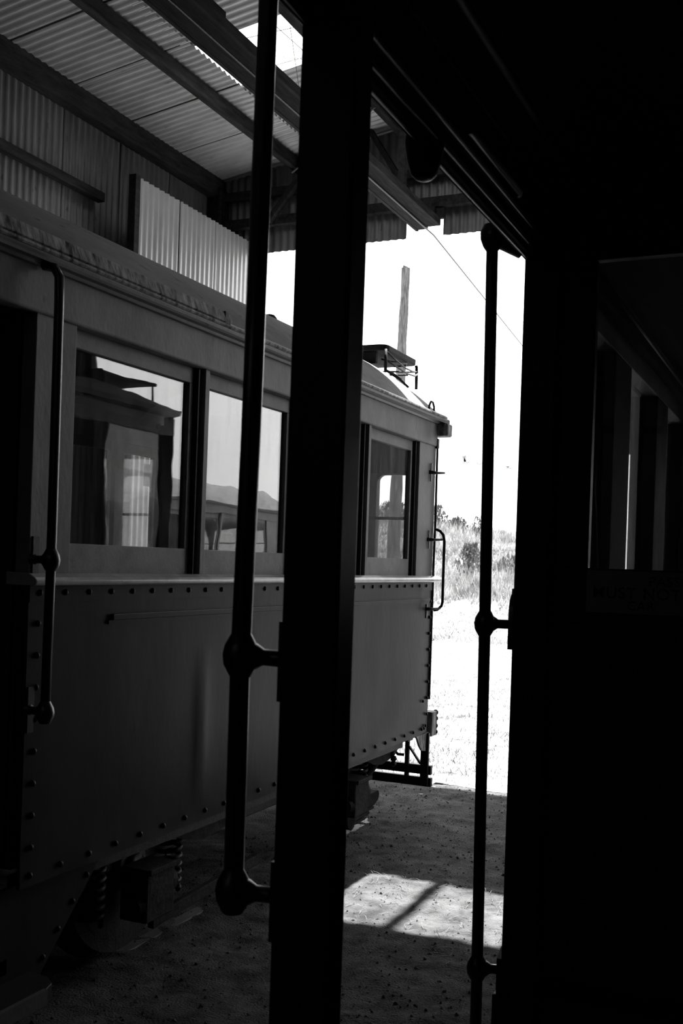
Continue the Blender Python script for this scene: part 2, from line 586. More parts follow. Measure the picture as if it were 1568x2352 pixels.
tiers = [(-5.78, -4.47), (-4.55, -3.22), (-3.3, -1.43)]
for ti, (xa, xb) in enumerate(tiers):
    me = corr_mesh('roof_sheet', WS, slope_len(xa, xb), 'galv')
    mc = corr_mesh('clear_sheet', WS, slope_len(xa, xb), 'clear')
    for k, y in enumerate(seams):
        lift = 0.012 + 0.012 * ti + 0.003 * (k % 2)
        yy = y + (0.035 if ti else 0)
        if ti == 2 and abs(y - 6.756) < 0.1:
            sheet(corr_mesh('roof_sheet', 0.457, slope_len(xa, -2.43), 'galv'), ceiling, (xa, yy, zr(xa) + lift + 0.006), (0, 1, 0), sdir, 'roof_sheet')  # unseen iron half sheet, added to keep sun off the roof behind the dome
            sheet(corr_mesh('clear_sheet', 0.36, slope_len(xa, -2.43), 'clear'), ceiling, (xa, yy + 0.43, zr(xa) + lift + 0.003), (0, 1, 0), sdir, 'clear_roof_sheet')  # unseen clear strip, cut to set where sun starts on the tram roof
            sheet(corr_mesh('clear_sheet', WS, slope_len(-2.47, xb), 'clear'), ceiling, (-2.47, yy, zr(-2.47) + lift), (0, 1, 0), sdir, 'clear_roof_sheet')
        elif ti > 0 and abs(y - 6.756) < 0.1:
            sheet(mc, ceiling, (xa, yy, zr(xa) + lift), (0, 1, 0), sdir, 'clear_roof_sheet')
        elif ti == 2 and abs(y - 7.503) < 0.1:
            sheet(corr_mesh('clear_sheet', WS, slope_len(xa, -2.55), 'clear'), ceiling, (xa, yy, zr(xa) + lift), (0, 1, 0), sdir, 'clear_roof_sheet')  # clear half sheet added out of view to drop sun on the domed front
            sheet(corr_mesh('roof_sheet', WS, slope_len(-2.6, xb), 'galv'), ceiling, (-2.6, yy, zr(-2.6) + lift + 0.006), (0, 1, 0), sdir, 'roof_sheet')
        else:
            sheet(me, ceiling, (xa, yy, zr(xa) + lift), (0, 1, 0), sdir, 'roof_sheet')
me = corr_mesh('roof_sheet_right', WS, slope_len(-1.5, 2.9), 'galv')
for k, y in enumerate(seams):
    sheet(me, ceiling, (-1.47, y, 5.80 + 0.003 * (k % 2)), (0, 1, 0), (1, 0, -TB), 'roof_sheet')

MB().prism([(-1.52, 5.825), (-1.45, 5.86), (-1.30, 5.79), (-1.30, 5.80), (-1.45, 5.872), (-1.52, 5.835)], -6.2, 9.3, 'y').build('ridge_cap', 'galv', ceiling)

# netting wires below the clear sheets
for a, b in (((-4.1, 7.0, 5.33), (-3.5, 7.5, 5.36)), ((-3.62, 6.75, 5.33), (-3.98, 7.62, 5.28)), ((-4.0, 6.8, 5.33), (-3.4, 6.9, 5.40)), ((-4.3, 7.25, 5.30), (-3.3, 7.27, 5.4)), ((-3.75, 6.75, 5.36), (-3.7, 7.7, 5.36))):
    MB().tube([a, b], 0.003, 4).build('netting_wire', 'iron', ceiling)

# gable above the front opening
wf = MB()
for z0, z1 in ((4.70, 4.79), (4.98, 5.06)):
    wf.box(-5.55, 2.65, 8.96, 9.03, z0, z1)
wf.box(-5.6, -5.48, 8.9, 9.04, GZ - 0.1, 5.1)
wf.box(-3.56, -3.2, 8.98, 9.03, 4.60, 4.72)
for a, b in (((-3.92, 8.93, 5.45), (-3.49, 8.93, 4.78)), ((-4.95, 8.93, 4.72), (-4.5, 8.93, 5.25)), ((-3.1, 8.93, 4.98), (-2.3, 8.93, 5.5)), ((-4.1, 8.93, 4.78), (-4.5, 8.93, 5.3))):
    wf.bar(a, b, 0.05, 0.07, (0, 1, 0))
wf.box(-2.95, -2.85, 8.94, 9.03, 4.74, 5.5)
wf.box(-3.36, -3.28, 8.95, 9.02, 4.62, 4.74)
wall_front = tag(wf.build('wall_front', 'timber', None, False, 0.004), kind='structure')
mg = corr_mesh('gable_sheet', WS, 1.35, 'galvold')
mgs = corr_mesh('gable_sheet_short', 0.40, 1.2, 'galvold')
for x in (-5.62, -5.87 + 0.0):
    pass
xk = -3.58 - WS
while xk > -6.4:
    sheet(mg, wall_front, (max(xk, -5.75), 9.06 + 0.003, 4.467), (1, 0, 0), (0, 0, 1))
    xk -= SP
sheet(mgs, wall_front, (-3.605, 9.07, 4.66), (1, 0, 0), (0, 0, 1))
xk = -3.232
while xk < 2.6:
    sheet(mg, wall_front, (xk, 9.065, 4.467), (1, 0, 0), (0, 0, 1))
    xk += SP
ms = corr_mesh('jamb_sheet', 0.46, 4.8, 'galvold')
sheet(ms, wall_front, (-5.62, 9.06, GZ - 0.05), (1, 0, 0), (0, 0, 1))
sheet(ms, wall_front, (2.25, 9.06, GZ - 0.05), (1, 0, 0), (0, 0, 1))
MB().box(2.2, 2.28, 8.95, 9.05, GZ - 0.1, 4.7).build('jamb_post', 'timber', wall_front)

# trolley wire trough above the far track, and the wire
tr = empty('trolley_trough', (-3.37, 6.0, 4.58))
MB().box(-3.472, -3.375, -6.0, 9.06, 4.535, 4.557).build('plank', 'timberlt', tr, False, 0.003)
MB().box(-3.370, -3.262, -6.0, 9.03, 4.545, 4.567).build('plank', 'timberlt', tr, False, 0.003)
MB().box(-3.262, -3.235, -6.0, 9.0, 4.535, 4.60).build('side_board', 'timber', tr, False, 0.003)
MB().box(-3.50, -3.472, -6.0, 9.08, 4.53, 4.62).build('side_board', 'timber', tr, False, 0.003)
MB().box(-3.30, -3.262, 1.0, 5.3, 4.60, 4.66).build('splice_board', 'timber', tr, False, 0.004)
for y in (0.5, 3.2, 8.4):
    MB().box(-3.42, -3.36, y, y + 0.06, 4.56, zr(-3.4) - 0.01).build('hanger', 'timber', tr)
tag(tr, 'long timber trough carrying the trolley wire under the shed roof', 'trough')
wp = [(-3.33, -5.9, 4.515), (-3.33, 3.0, 4.515), (-3.335, 7.0, 4.50), (-3.37, 9.2, 4.52), (-4.11, 15.6, 4.66), (-4.7, 21.0, 4.75)]
tag(MB().tube(wp, 0.0075, 6).build('trolley_wire', 'iron'), 'thin overhead wire running out of the shed past the pole', 'wire')

# bright sheeted door leaf leaning along the left wall
dp = empty('door_panel', (-5.2, 8.1, GZ))
MB().box(-5.27, -5.20, 7.15, 7.215, GZ, 4.60).build('edge_post', 'timber', dp, False, 0.004)
MB().box(-5.27, -5.215, 7.2, 8.98, 4.3, 4.4).build('rail', 'timber', dp)
MB().box(-5.27, -5.215, 7.2, 8.98, 1.0, 1.1).build('rail', 'timber', dp)
mp_ = corr_mesh('door_sheet', 0.62, 4.73, 'galvnew')
for k in range(3):
    sheet(mp_, dp, (-5.2 + 0.004 * (k % 2), 7.215 + 0.588 * k, GZ), (0, 1, 0), (0, 0, 1))
tag(dp, 'bright corrugated iron door leaf standing along the left wall', 'door panel')

# narrow door leaf hanging between the two tracks
dp = empty('door_panel', (-1.5, 9.0, GZ))
MB().box(-1.57, -0.80, 8.93, 8.97, 4.2, 4.3).build('rail', 'timber', dp)
MB().box(-1.57, -0.80, 8.93, 8.97, 0.3, 0.4).build('rail', 'timber', dp)
mp_ = corr_mesh('leaf_sheet', 0.78, 4.9, 'galvleaf')
for k in range(1):
    sheet(mp_, dp, (-1.57 + 0.75 * k, 8.99 + 0.004 * k, GZ + 0.05), (1, 0, 0), (0, 0, 1))
tag(dp, 'corrugated door leaf between the tracks, glimpsed through the partition glass', 'door panel')


# rails
for x, lb in ((-2.65, 'pale worn rail of the far track, nearest the camera'), (-4.25, 'far rail under the left tram'), (-0.5, 'left rail under the near tram'), (1.1, 'right rail under the near tram')):
    r = MB()
    pts = [(x - 0.035, GZ - 0.05), (x + 0.035, GZ - 0.05), (x + 0.035, GZ - 0.018), (x + 0.028, GZ - 0.013), (x - 0.028, GZ - 0.013), (x - 0.035, GZ - 0.018)]
    r.prism(pts, -6, 30, 'y')
    tag(r.build('rail', 'rail'), lb, 'rail', 'tram rails')


# ------------------------------------------------------------------ trams
RIVET = MB().lathe((0, 0, 0), (1, 0, 0), [(-0.002, 0.0115), (0.003, 0.0105), (0.007, 0.0065), (0.0085, 0.001)], 8).mesh('rivet', 'panel', True)


def roofmesh(xc, ya, yb, zE, rise, hw, ext, m, parent, name='roof', under=0.0):
    """arched roof with a rounded, domed front end"""
    NU = 36
    vs = [0.0, 0.2, 0.4, 0.6, 0.8] + [0.8 + 0.2 * i / 14 for i in range(1, 15)]
    b = MB()
    V, Fs = [], []
    dome = 0.60
    L_ = yb - ya
    rows = []
    ys = [ya + (yb - dome - ya) * i / 12 for i in range(13)] + [yb - dome + dome * math.sin(math.pi / 2 * i / 14) for i in range(1, 15)]
    for y in ys:
        q = max(0.0, (y - (yb - dome)) / dome)
        g = math.sqrt(max(0.0, 1 - q ** 3.2))
        row = []
        for i in range(NU + 1):
            a = math.pi * i / NU
            u = -math.cos(a)
            e = ext * (1 - abs(u) ** 2.5) * q
            z = zE + rise * (1 - abs(u) ** 2.6) * g
            row.append((xc + hw * u, y + e, z + 0.0015 * noise.noise(Vector((u * 3, y * 2, 5)))))
        rows.append(row)
    k = NU + 1
    for row in rows:
        V += row
    n_top = len(V)
    V += [(p[0], p[1], p[2] - 0.03) for p in V]
    R_ = len(rows)
    for j in range(R_ - 1):
        for i in range(NU):
            q = (j * k + i, j * k + i + 1, (j + 1) * k + i + 1, (j + 1) * k + i)
            Fs.append(q)
            Fs.append(tuple(n_top + t_ for t_ in reversed(q)))
    for j in range(R_ - 1):
        for i in (0, NU):
            a, c = j * k + i, (j + 1) * k + i
            Fs.append((a, c, n_top + c, n_top + a))
    for i in range(NU):
        for j in (0, R_ - 1):
            a, c = j * k + i, j * k + i + 1
            Fs.append((a, c, n_top + c, n_top + a))
    return b.quadmesh(V, Fs).build(name, m, parent, 'auto')


def bracket(b, pole, post, rp=0.016, plate=True):
    """ball clamp on a vertical pole with an arm to the post"""
    P, Q = Vector(pole), Vector(post)
    d = (Q - P).normalized()
    b.lathe(P - Vector((0, 0, 0.036)), (0, 0, 1), [(0, rp * 1.05), (0.008, rp * 1.35), (0.02, rp * 1.75), (0.036, rp * 1.9), (0.052, rp * 1.7), (0.064, rp * 1.3), (0.072, rp * 1.02)], 14)
    Ln = (Q - P).length
    b.tube([P, P + d * rp * 1.6, P + d * rp * 2.4, P + d * (Ln - 0.012), Q - d * 0.004, Q], [rp * 1.5, rp * 1.35, 0.0135, 0.0135, 0.02, 0.024], 12)


def sash(parent, sx, X, y0, y1, z0, z1, xc, zbot=0.105, ztop=0.065, st=0.028, gm='glass'):
    """one sash (part) with its pane (sub-part); X = outer face, sx = +1 right side / -1 left side"""
    xi = X - sx * 0.032
    a, c = min(X, xi), max(X, xi)
    b = MB()
    b.box(a, c, y0, y1, z0, z0 + zbot)
    b.box(a, c, y0, y1, z1 - ztop, z1)
    b.box(a, c, y0, y0 + st, z0 + zbot, z1 - ztop)
    b.box(a, c, y1 - st, y1, z0 + zbot, z1 - ztop)
    s = b.build('window_sash', 'sash', parent, False, 0.0025)
    g = X - sx * 0.016
    MB().box(min(g, g - sx * 0.004), max(g, g - sx * 0.004), y0 + st - 0.004, y1 - st + 0.004, z0 + zbot - 0.004, z1 - ztop + 0.004).build('pane', gm, s)
    return s


def side(root, sx, xc, y0, y1, wins, detail, hw=1.1):
    """one side of a saloon; sx=+1 right-hand side, -1 left-hand side"""
    X = xc + sx * hw

    def bx(d0, d1, ya, yb, za, zb):
        xa, xb = X - sx * d0, X - sx * d1
        return MB().box(min(xa, xb), max(xa, xb), ya, yb, za, zb)
    # lower panel as a dented sheet with thickness
    ny, nz_ = (90, 34) if detail else (4, 2)
    V, Fs = [], []
    zt, zb_ = 1.345, 0.40
    for j in range(nz_ + 1):
        z = zb_ + (zt - zb_) * j / nz_
        for i in range(ny + 1):
            y = y0 + (y1 - y0) * i / ny
            dx = 0.0
            if detail:
                dx = 0.0028 * noise.noise(Vector((y * 1.1, z * 1.3, 2.0))) + 0.0012 * noise.noise(Vector((y * 4, z * 3, 7.0)))
                # vertical butt joint with a buckled edge
                e = y - 3.79
                kz = max(0.0, 1 - ((z - 0.78) / 0.36) ** 2)
                dx += 0.010 * kz * math.exp(-(e / 0.055) ** 2) * (1 if e > 0 else 0.2)
                dx -= 0.006 * math.exp(-((y - 5.75) / 0.25) ** 2 - ((z - 0.62) / 0.12) ** 2)
                dx += 0.004 * noise.noise(Vector((y * 6, 0, 3))) * math.exp(-((z - 0.42) / 0.05) ** 2)
            V.append((X + sx * dx, y, z))
    k = ny + 1
    n0 = len(V)
    V += [(X - sx * 0.012, p[1], p[2]) for p in V]
    for j in range(nz_):
        for i in range(ny):
            q = (j * k + i, j * k + i + 1, (j + 1) * k + i + 1, (j + 1) * k + i)
            Fs.append(q if sx > 0 else tuple(reversed(q)))
            q2 = tuple(n0 + t_ for t_ in q)
            Fs.append(tuple(reversed(q2)) if sx > 0 else q2)
    for i in range(ny):
        Fs.append((i, i + 1, n0 + i + 1, n0 + i))
    for j in range(nz_):
        for i in (0, ny):
            Fs.append((j * k + i, (j + 1) * k + i, n0 + (j + 1) * k + i, n0 + j * k + i))
    panel = MB().quadmesh(V, Fs).build('side_panel', 'panel', root, 'auto')
    # belt plate, sill rail
    bx(-0.004, 0.03, y0, y1, 1.335, 1.392).build('belt_plate', 'panel', root)
    s = MB()
    pr = [(X + sx * 0.0, 1.390), (X + sx * 0.030, 1.390), (X + sx * 0.038, 1.398), (X + sx * 0.038, 1.408), (X + sx * 0.028, 1.418), (X + sx * 0.004, 1.430), (X - sx * 0.09, 1.432), (X - sx * 0.09, 1.390)]
    s.prism(pr, y0 - 0.01, y1 + 0.10, 'y').build('sill_rail', 'sill', root, False, 0.003)
    if detail:
        rv = []
        for i in range(int((y1 - y0) / 0.128)):
            rv.append((y0 + 0.05 + i * 0.128, 1.366))
        for i in range(int((y1 - y0 - 0.1) / 0.155) + 1):
            rv.append((y0 + 0.045 + i * 0.155, 0.438))
        for i in range(8):
            rv.append((y0 + 0.045, 0.53 + i * 0.105))
            rv.append((y1 - 0.035, 0.53 + i * 0.105))
        for y, z in ((y1 - 0.075, 0.44), (y1 - 0.05, 0.455), (y1 - 0.11, 0.62)):
            rv.append((y, z))
        for y, z in rv:
            place(RIVET, 'rivet', panel, (X + sx * 0.004, y, z), None if sx > 0 else (0, 0, math.pi))
        # moulding strip with screws
        m_ = bx(-0.012, 0.0, y0 + 0.44, y1 - 0.06, 1.262, 1.284).build('moulding_strip', 'panel', root, False, 0.002)
        bx(-0.007, 0.0, y0 + 0.42, y1 - 0.06, 1.248, 1.262).build('moulding_strip', 'panel', root)
        for i in range(9):
            place(RIVET, 'screw', m_, (X + sx * 0.009, y0 + 0.55 + i * 0.36, 1.273)).scale = (0.4, 0.4, 0.4)
    # header and cornice
    h = MB()
    xo = X + sx * 0.002
    h.prism([(xo, 2.276), (xo + sx * 0.004, 2.282), (xo + sx * 0.004, 2.425), (X - sx * 0.07, 2.425), (X - sx * 0.07, 2.276)], y0 - 3.0 if detail else y0, y1 + 0.0, 'y')
    h.build('header_board', 'cream', root, False, 0.003)
    c = MB()
    c.prism([(X - sx * 0.02, 2.420), (X + sx * 0.018, 2.420), (X + sx * 0.028, 2.43), (X + sx * 0.045, 2.436), (X + sx * 0.058, 2.452), (X + sx * 0.058, 2.470), (X + sx * 0.045, 2.482), (X - sx * 0.02, 2.482)], y0 - 3.0 if detail else y0, y1 + 0.03, 'y')
    c.build('cornice', 'moulding', root, False, 0.003)
    # posts and sashes
    edges = [y0] + [e for w_ in wins for e in w_] + [y1]
    for i in range(0, len(edges), 2):
        a, e = edges[i], edges[i + 1]
        bx(0.006, 0.075, a, e, 1.42, 2.285).build('window_post', 'cream', root, False, 0.003)
    for a, e in wins:
        sash(root, sx, X - sx * 0.038, a + 0.004, e - 0.042, 1.428, 2.276, xc)
        bx(0.02, 0.05, e - 0.03, e - 0.022, 1.428, 2.276).build('sash_guide', 'black', root)
    # inner lining below windows
    bx(0.05, 0.07, y0, y1, 0.5, 1.40).build('lining', 'woodin', root)
    return panel


def tram(name, label, xc, y0, L, wins, detail, cat='tram', roofback=3.2, lwins=None):
    root = empty(name, (xc, y0, GZ))
    y1 = y0 + L
    for sx in (1, -1):
        side(root, sx, xc, y0, y1, wins if sx == 1 else (lwins or wins), detail if sx == 1 else 0)
    R = roofmesh(xc, y0 - roofback, y1 + 0.10, 2.462, 0.47, 1.15, 0.34, 'canvas', root)
    # ceiling inside the saloon
    C_ = MB()
    n = 14
    pts = []
    for i in range(n + 1):
        a = math.pi * i / n
        pts.append((xc - 1.02 * math.cos(a), 2.40 + 0.30 * math.sin(a)))
    poly = pts + [(p[0], p[1] + 0.02) for p in reversed(pts)]
    for i in range(n):
        C_.quadmesh([(pts[i][0], y0, pts[i][1]), (pts[i + 1][0], y0, pts[i + 1][1]), (pts[i + 1][0], y1 - 0.35, pts[i + 1][1]), (pts[i][0], y1 - 0.35, pts[i][1])], [(0, 1, 2, 3)])
    C_.build('ceiling_lining', 'woodin', root, True)
    MB().box(xc - 1.06, xc + 1.06, y0, y1, 0.46, 0.52).build('floor_boards', 'woodin', root)
    # bulkhead between saloon and open centre section
    b = MB()
    b.box(xc - 1.04, xc + 1.04, y0, y0 + 0.04, 0.46, 1.45)
    b.box(xc - 1.04, xc + 1.04, y0, y0 + 0.04, 2.2, 2.46)
    b.box(xc - 0.7, xc + 0.7, y0, y0 + 0.04, 2.46, 2.72)
    for xa, xb in ((-1.04, -0.92), (-0.34, -0.28), (0.28, 0.34), (0.92, 1.04)):
        b.box(xc + xa, xc + xb, y0, y0 + 0.04, 1.45, 2.2)
    b.build('bulkhead', 'woodin', root)
    # front end
    yf = y1 - 0.01
    f = MB()
    f.box(xc - 1.09, xc + 1.09, yf - 0.03, yf + 0.03, 0.40, 1.46)
    f.build('front_panel', 'panel', root, False, 0.004)
    f = MB()
    f.box(xc - 1.09, xc + 1.09, yf - 0.02, yf + 0.03, 2.09, 2.46)
    for xa, xb in ((-1.09, -0.97), (-0.70, -0.62), (0.62, 0.70), (0.97, 1.09)):
        f.box(xc + xa, xc + xb, yf - 0.03, yf + 0.03, 1.46, 2.09)
    fw_ = f.build('front_window_frame', 'cream', root, False, 0.003)
    for xa, xb in ((-0.97, -0.70), (-0.62, 0.62), (0.70, 0.97)):
        MB().box(xc + xa, xc + xb, yf - 0.002, yf + 0.002, 1.46, 2.09).build('pane', 'glass', fw_)
        for cx, s_ in ((xa, 1), (xb, -1)):
            pl = [(xc + cx, 2.09)] + [(xc + cx + s_ * 0.05 * (1 - math.cos(t_)), 2.09 - 0.05 * (1 - math.sin(t_))) for t_ in [math.pi / 2 * q / 5 for q in range(6)]]
            if s_ < 0:
                pl = pl[::-1]
            MB().prism(pl, yf - 0.02, yf + 0.02, 'y').build('corner_fillet', 'cream', fw_)
    MB().box(xc - 1.0, xc + 1.0, yf - 0.05, yf - 0.04, 1.79, 1.81).build('window_bar', 'moulding', root)
    # matchboard lining over the front windows
    for i in range(36):
        xx = xc - 1.03 + i * 0.0575
        MB().box(xx, xx + 0.053, yf - 0.045, yf - 0.03, 2.10, 2.45).build('lining_board', 'board', root, False)
    return root


FX, FY0, FL = -3.45, 2.73, 3.88
fy1 = FY0 + FL
fwins = [(2.935, 3.765), (3.80, 4.63), (4.665, 5.495), (5.53, 6.31)]
far = tram('tram', '', FX, FY0, FL, fwins, 1, lwins=fwins[:3] + [(5.53, 6.03), (6.10, 6.56)])
tag(far, 'old tram with cream window band and riveted dark side on the far track', 'tram', 'trams')
SXF = -2.35

# --- far tram: ends of the open centre section, hidden in the dark
MB().box(FX - 1.05, FX + 1.05, -0.5, -0.45, 0.0, 2.45).build('rear_bulkhead', 'wood', far)
MB().box(FX - 1.06, FX - 1.03, -0.5, FY0, 0.0, 2.3).build('closed_side', 'wood', far)
MB().box(FX - 1.06, FX + 1.06, -0.5, FY0, 0.12, 0.17).build('well_floor', 'wood', far)
MB().prism([(-0.5, 0.40), (3.22, 0.40), (2.88, 0.05), (-0.5, 0.05)], -2.405, -2.39).build('well_apron', 'panel', far)
for i in range(5):
    place(RIVET, 'rivet', far, (-2.388, 3.13 - 0.075 * i, 0.345 - 0.075 * i))
st = MB()
ol = [(-2.5, 0.5), (-2.24, 0.5), (-2.24, 2.74), (-2.26, 2.80), (-2.31, 2.835), (-2.5, 2.84)]
st.prism(ol, 0.045, 0.095, 'z')
step = st.build('step_board', 'panel', far, False, 0.004)
MB().box(-2.245, -2.228, 0.5, 2.74, 0.05, 0.1).build('step_edge', 'moulding', step)

# --- drip rail over the doorway with worn pale paint
dr = MB()
dr.prism([(-2.298, 2.470), (-2.286, 2.476), (-2.300, 2.520), (-2.315, 2.524)], 0.6, 3.80, 'y')
dr.prism([(3.80, 2.470), (3.845, 2.473), (3.858, 2.485), (3.85, 2.503), (3.825, 2.518), (3.80, 2.522)], -2.304, -2.293, 'x')
dr.build('drip_rail', 'flaking', far, False, 0.002)
MB().tube([(-2.289, y, 2.462) for y in np.arange(0.6, 6.65, 0.3)], 0.008, 6).build('gutter_bead', 'flaking', far)

# --- grab pole beside the far doorway
g = MB().tube([(-2.33, 2.725, 2.425), (-2.29, 2.73, 2.415), (-2.272, 2.732, 2.385), (-2.27, 2.733, 2.3), (-2.27, 2.736, 1.48), (-2.27, 2.732, 0.985)], 0.016, 12)
gp = g.build('grab_pole', 'pole', far, True)
for zz, yy in ((1.475, 2.736), (0.985, 2.732)):
    b = MB()
    bracket(b, (-2.27, yy, zz), (-2.35, 2.745, zz))
    b.box(-2.352, -2.343, 2.735, 2.765, zz - 0.075, zz + 0.075)
    b.build('pole_bracket', 'pole', gp, 'auto')

# --- front corner: skirt plate, handrail, edge strip, bumper end
MB().prism([(6.40, 0.402), (6.43, 0.385), (6.47, 0.335), (6.52, 0.297), (6.60, 0.283), (6.635, 0.29), (6.635, 0.402)], SXF - 0.012, SXF + 0.001).build('corner_plate', 'flaking', far)
MB().tube([(-2.348, 6.618, 2.27), (-2.346, 6.62, 1.75), (-2.348, 6.618, 1.50), (-2.348, 6.62, 0.62)], 0.008, 8).build('edge_strip', 'black', far)
fh = MB().tube([(-2.335, 6.61, 1.735), (-2.31, 6.615, 1.725), (-2.288, 6.62, 1.70), (-2.28, 6.622, 1.66), (-2.28, 6.625, 1.26), (-2.285, 6.622, 1.235), (-2.31, 6.615, 1.21), (-2.335, 6.61, 1.205)], 0.0095, 10).build('front_handrail', 'black', far, True)
for z in (2.10, 1.665, 1.215):
    MB().tube([(-2.355, 6.50, z), (-2.325, 6.56, z), (-2.29, 6.61, z + 0.004)], [0.013, 0.009, 0.007], 8).build('stay', 'black', far, True)
    MB().box(-2.351, -2.344, 6.505, 6.525, z - 0.06, z + 0.06).build('stay_plate', 'moulding', far, False, 0.003)
bp_ = MB()
bp_.box(-2.5, -2.335, 6.66, 6.76, 0.37, 0.53)
for z in (0.39, 0.43, 0.48, 0.52):
    bp_.lathe((-2.345, 6.75, z), (0, 0.6, 0), [(0, 0.02), (0.012, 0.018), (0.02, 0.008)], 8)
bp_.build('bumper_end', 'flaking', far, False, 0.004)
MB().box(-4.4, -2.5, 6.63, 6.72, 0.38, 0.50).build('bumper', 'black', far, False, 0.01)
# cornice corner block, header end, roof hook
MB().box(-2.38, -2.275, 6.60, 6.70, 2.345, 2.43).build('cornice_block', 'flaking', far, False, 0.012)
MB().box(-2.37, -2.338, 6.595, 6.632, 2.265, 2.33).build('header_end', 'black', far, False, 0.006)
MB().tube([(-2.315, 6.335, 2.47), (-2.312, 6.34, 2.51), (-2.312, 6.365, 2.535), (-2.312, 6.40, 2.535), (-2.312, 6.425, 2.51), (-2.312, 6.43, 2.47)], 0.007, 8).build('roof_hook', 'black', far, True)

# --- raised deck board on the roof with its legs and bent rods
dk = MB()
ol = [(-4.28, 6.33), (-2.66, 6.33), (-2.625, 6.35), (-2.615, 6.38), (-2.62, 6.88), (-2.64, 6.91), (-2.68, 6.92), (-4.28, 6.92)]
dk.prism(ol, 2.872, 2.912, 'z')
dk.box(-4.2, -2.70, 6.36, 6.40, 2.80, 2.872)
deck = dk.build('roof_deck', 'canvas2', far, False, 0.006)
MB().tube([(-2.625, 6.345, 2.88), (-2.622, 6.345, 2.745), (-2.60, 6.40, 2.73), (-2.56, 6.46, 2.70)], 0.011, 8).build('deck_leg', 'black', deck, True)
MB().tube([(-2.625, 6.90, 2.875), (-2.622, 6.905, 2.86), (-2.62, 6.905, 2.71)], 0.011, 8).build('deck_leg', 'black', deck, True)
MB().tube([(-2.62, 6.35, 2.865), (-2.60, 6.45, 2.83), (-2.585, 6.60, 2.80), (-2.60, 6.78, 2.81), (-2.625, 6.93, 2.835), (-2.70, 6.95, 2.84), (-2.9, 6.8, 2.83), (-3.0, 6.6, 2.83)], 0.006, 8).build('bent_rod', 'iron', deck, True)
MB().tube([(-2.62, 6.35, 2.81), (-2.60, 6.45, 2.79), (-2.575, 6.60, 2.765), (-2.58, 6.76, 2.775), (-2.61, 6.90, 2.815), (-2.63, 6.945, 2.84)], 0.006, 8).build('bent_rod', 'iron', deck, True)
MB().tube([(-2.74, 6.55, 2.86), (-2.70, 6.57, 2.845), (-2.66, 6.64, 2.85), (-2.64, 6.76, 2.865), (-2.66, 6.80, 2.855), (-2.74, 6.78, 2.85)], 0.006, 8).build('bent_rod', 'iron', deck, True)
MB().tube([(-3.3, 6.42, 2.86), (-2.9, 6.9, 2.82), (-2.7, 6.95, 2.82)], 0.006, 8).build('bent_rod', 'iron', deck, True)
MB().bar((-2.61, 6.41, 2.745), (-2.50, 6.45, 2.645), 0.02, 0.012).build('deck_strap', 'black', deck)
MB().lathe((-3.03, 5.52, 2.87), (0, 0, 1), [(0, 0.05), (0.05, 0.045), (0.068, 0.03), (0.075, 0.005)], 14).build('roof_vent', 'canvas2', far, 'auto')

# --- life guard gate under the front end
lg = MB()
lg.box(-4.56, -2.32, 6.62, 6.655, 0.124, 0.184)
lg.build('guard_slat', 'black', far, False, 0.003)
MB().box(-4.56, -2.317, 6.62, 6.655, 0.046, 0.104).build('guard_slat', 'black', far, False, 0.003)
for xa, xb, zt in ((-2.388, -2.334, 0.40), (-2.498, -2.47, 0.40), (-3.3, -3.26, 0.4), (-4.55, -4.5, 0.4)):
    MB().box(xa, xb, 6.60, 6.625, 0.05, zt).build('guard_post', 'black', far, False, 0.003)
MB().bar((-2.47, 6.61, 0.30), (-2.388, 6.61, 0.195), 0.012, 0.02, (0, 1, 0)).build('guard_brace', 'black', far)
MB().bar((-3.0, 6.61, 0.15), (-2.85, 6.61, 0.02), 0.012, 0.02, (0, 1, 0)).build('guard_brace', 'black', far)
MB().tube([(-2.47, 6.56, 0.38), (-2.54, 6.57, 0.375), (-2.565, 6.575, 0.345), (-2.555, 6.58, 0.26), (-2.54, 6.585, 0.245), (-2.50, 6.60, 0.243)], 0.010, 8).build('guard_hook', 'black', far, True)
MB().box(-2.56, -2.44, 6.5, 6.6, 0.345, 0.39).build('guard_hanger', 'black', far, False, 0.008)
ch = MB()
for i in range(5):
    ch.lathe((-2.47 + 0.006 * (i % 2), 6.27 + 0.012 * i, 0.39 - 0.035 * i), (0.1, 0.25, -1), [(0, 0.006), (0.008, 0.018), (0.025, 0.022), (0.034, 0.012), (0.04, 0.004)], 8)
ch.build('hose_coupling', 'black', far, 'auto')

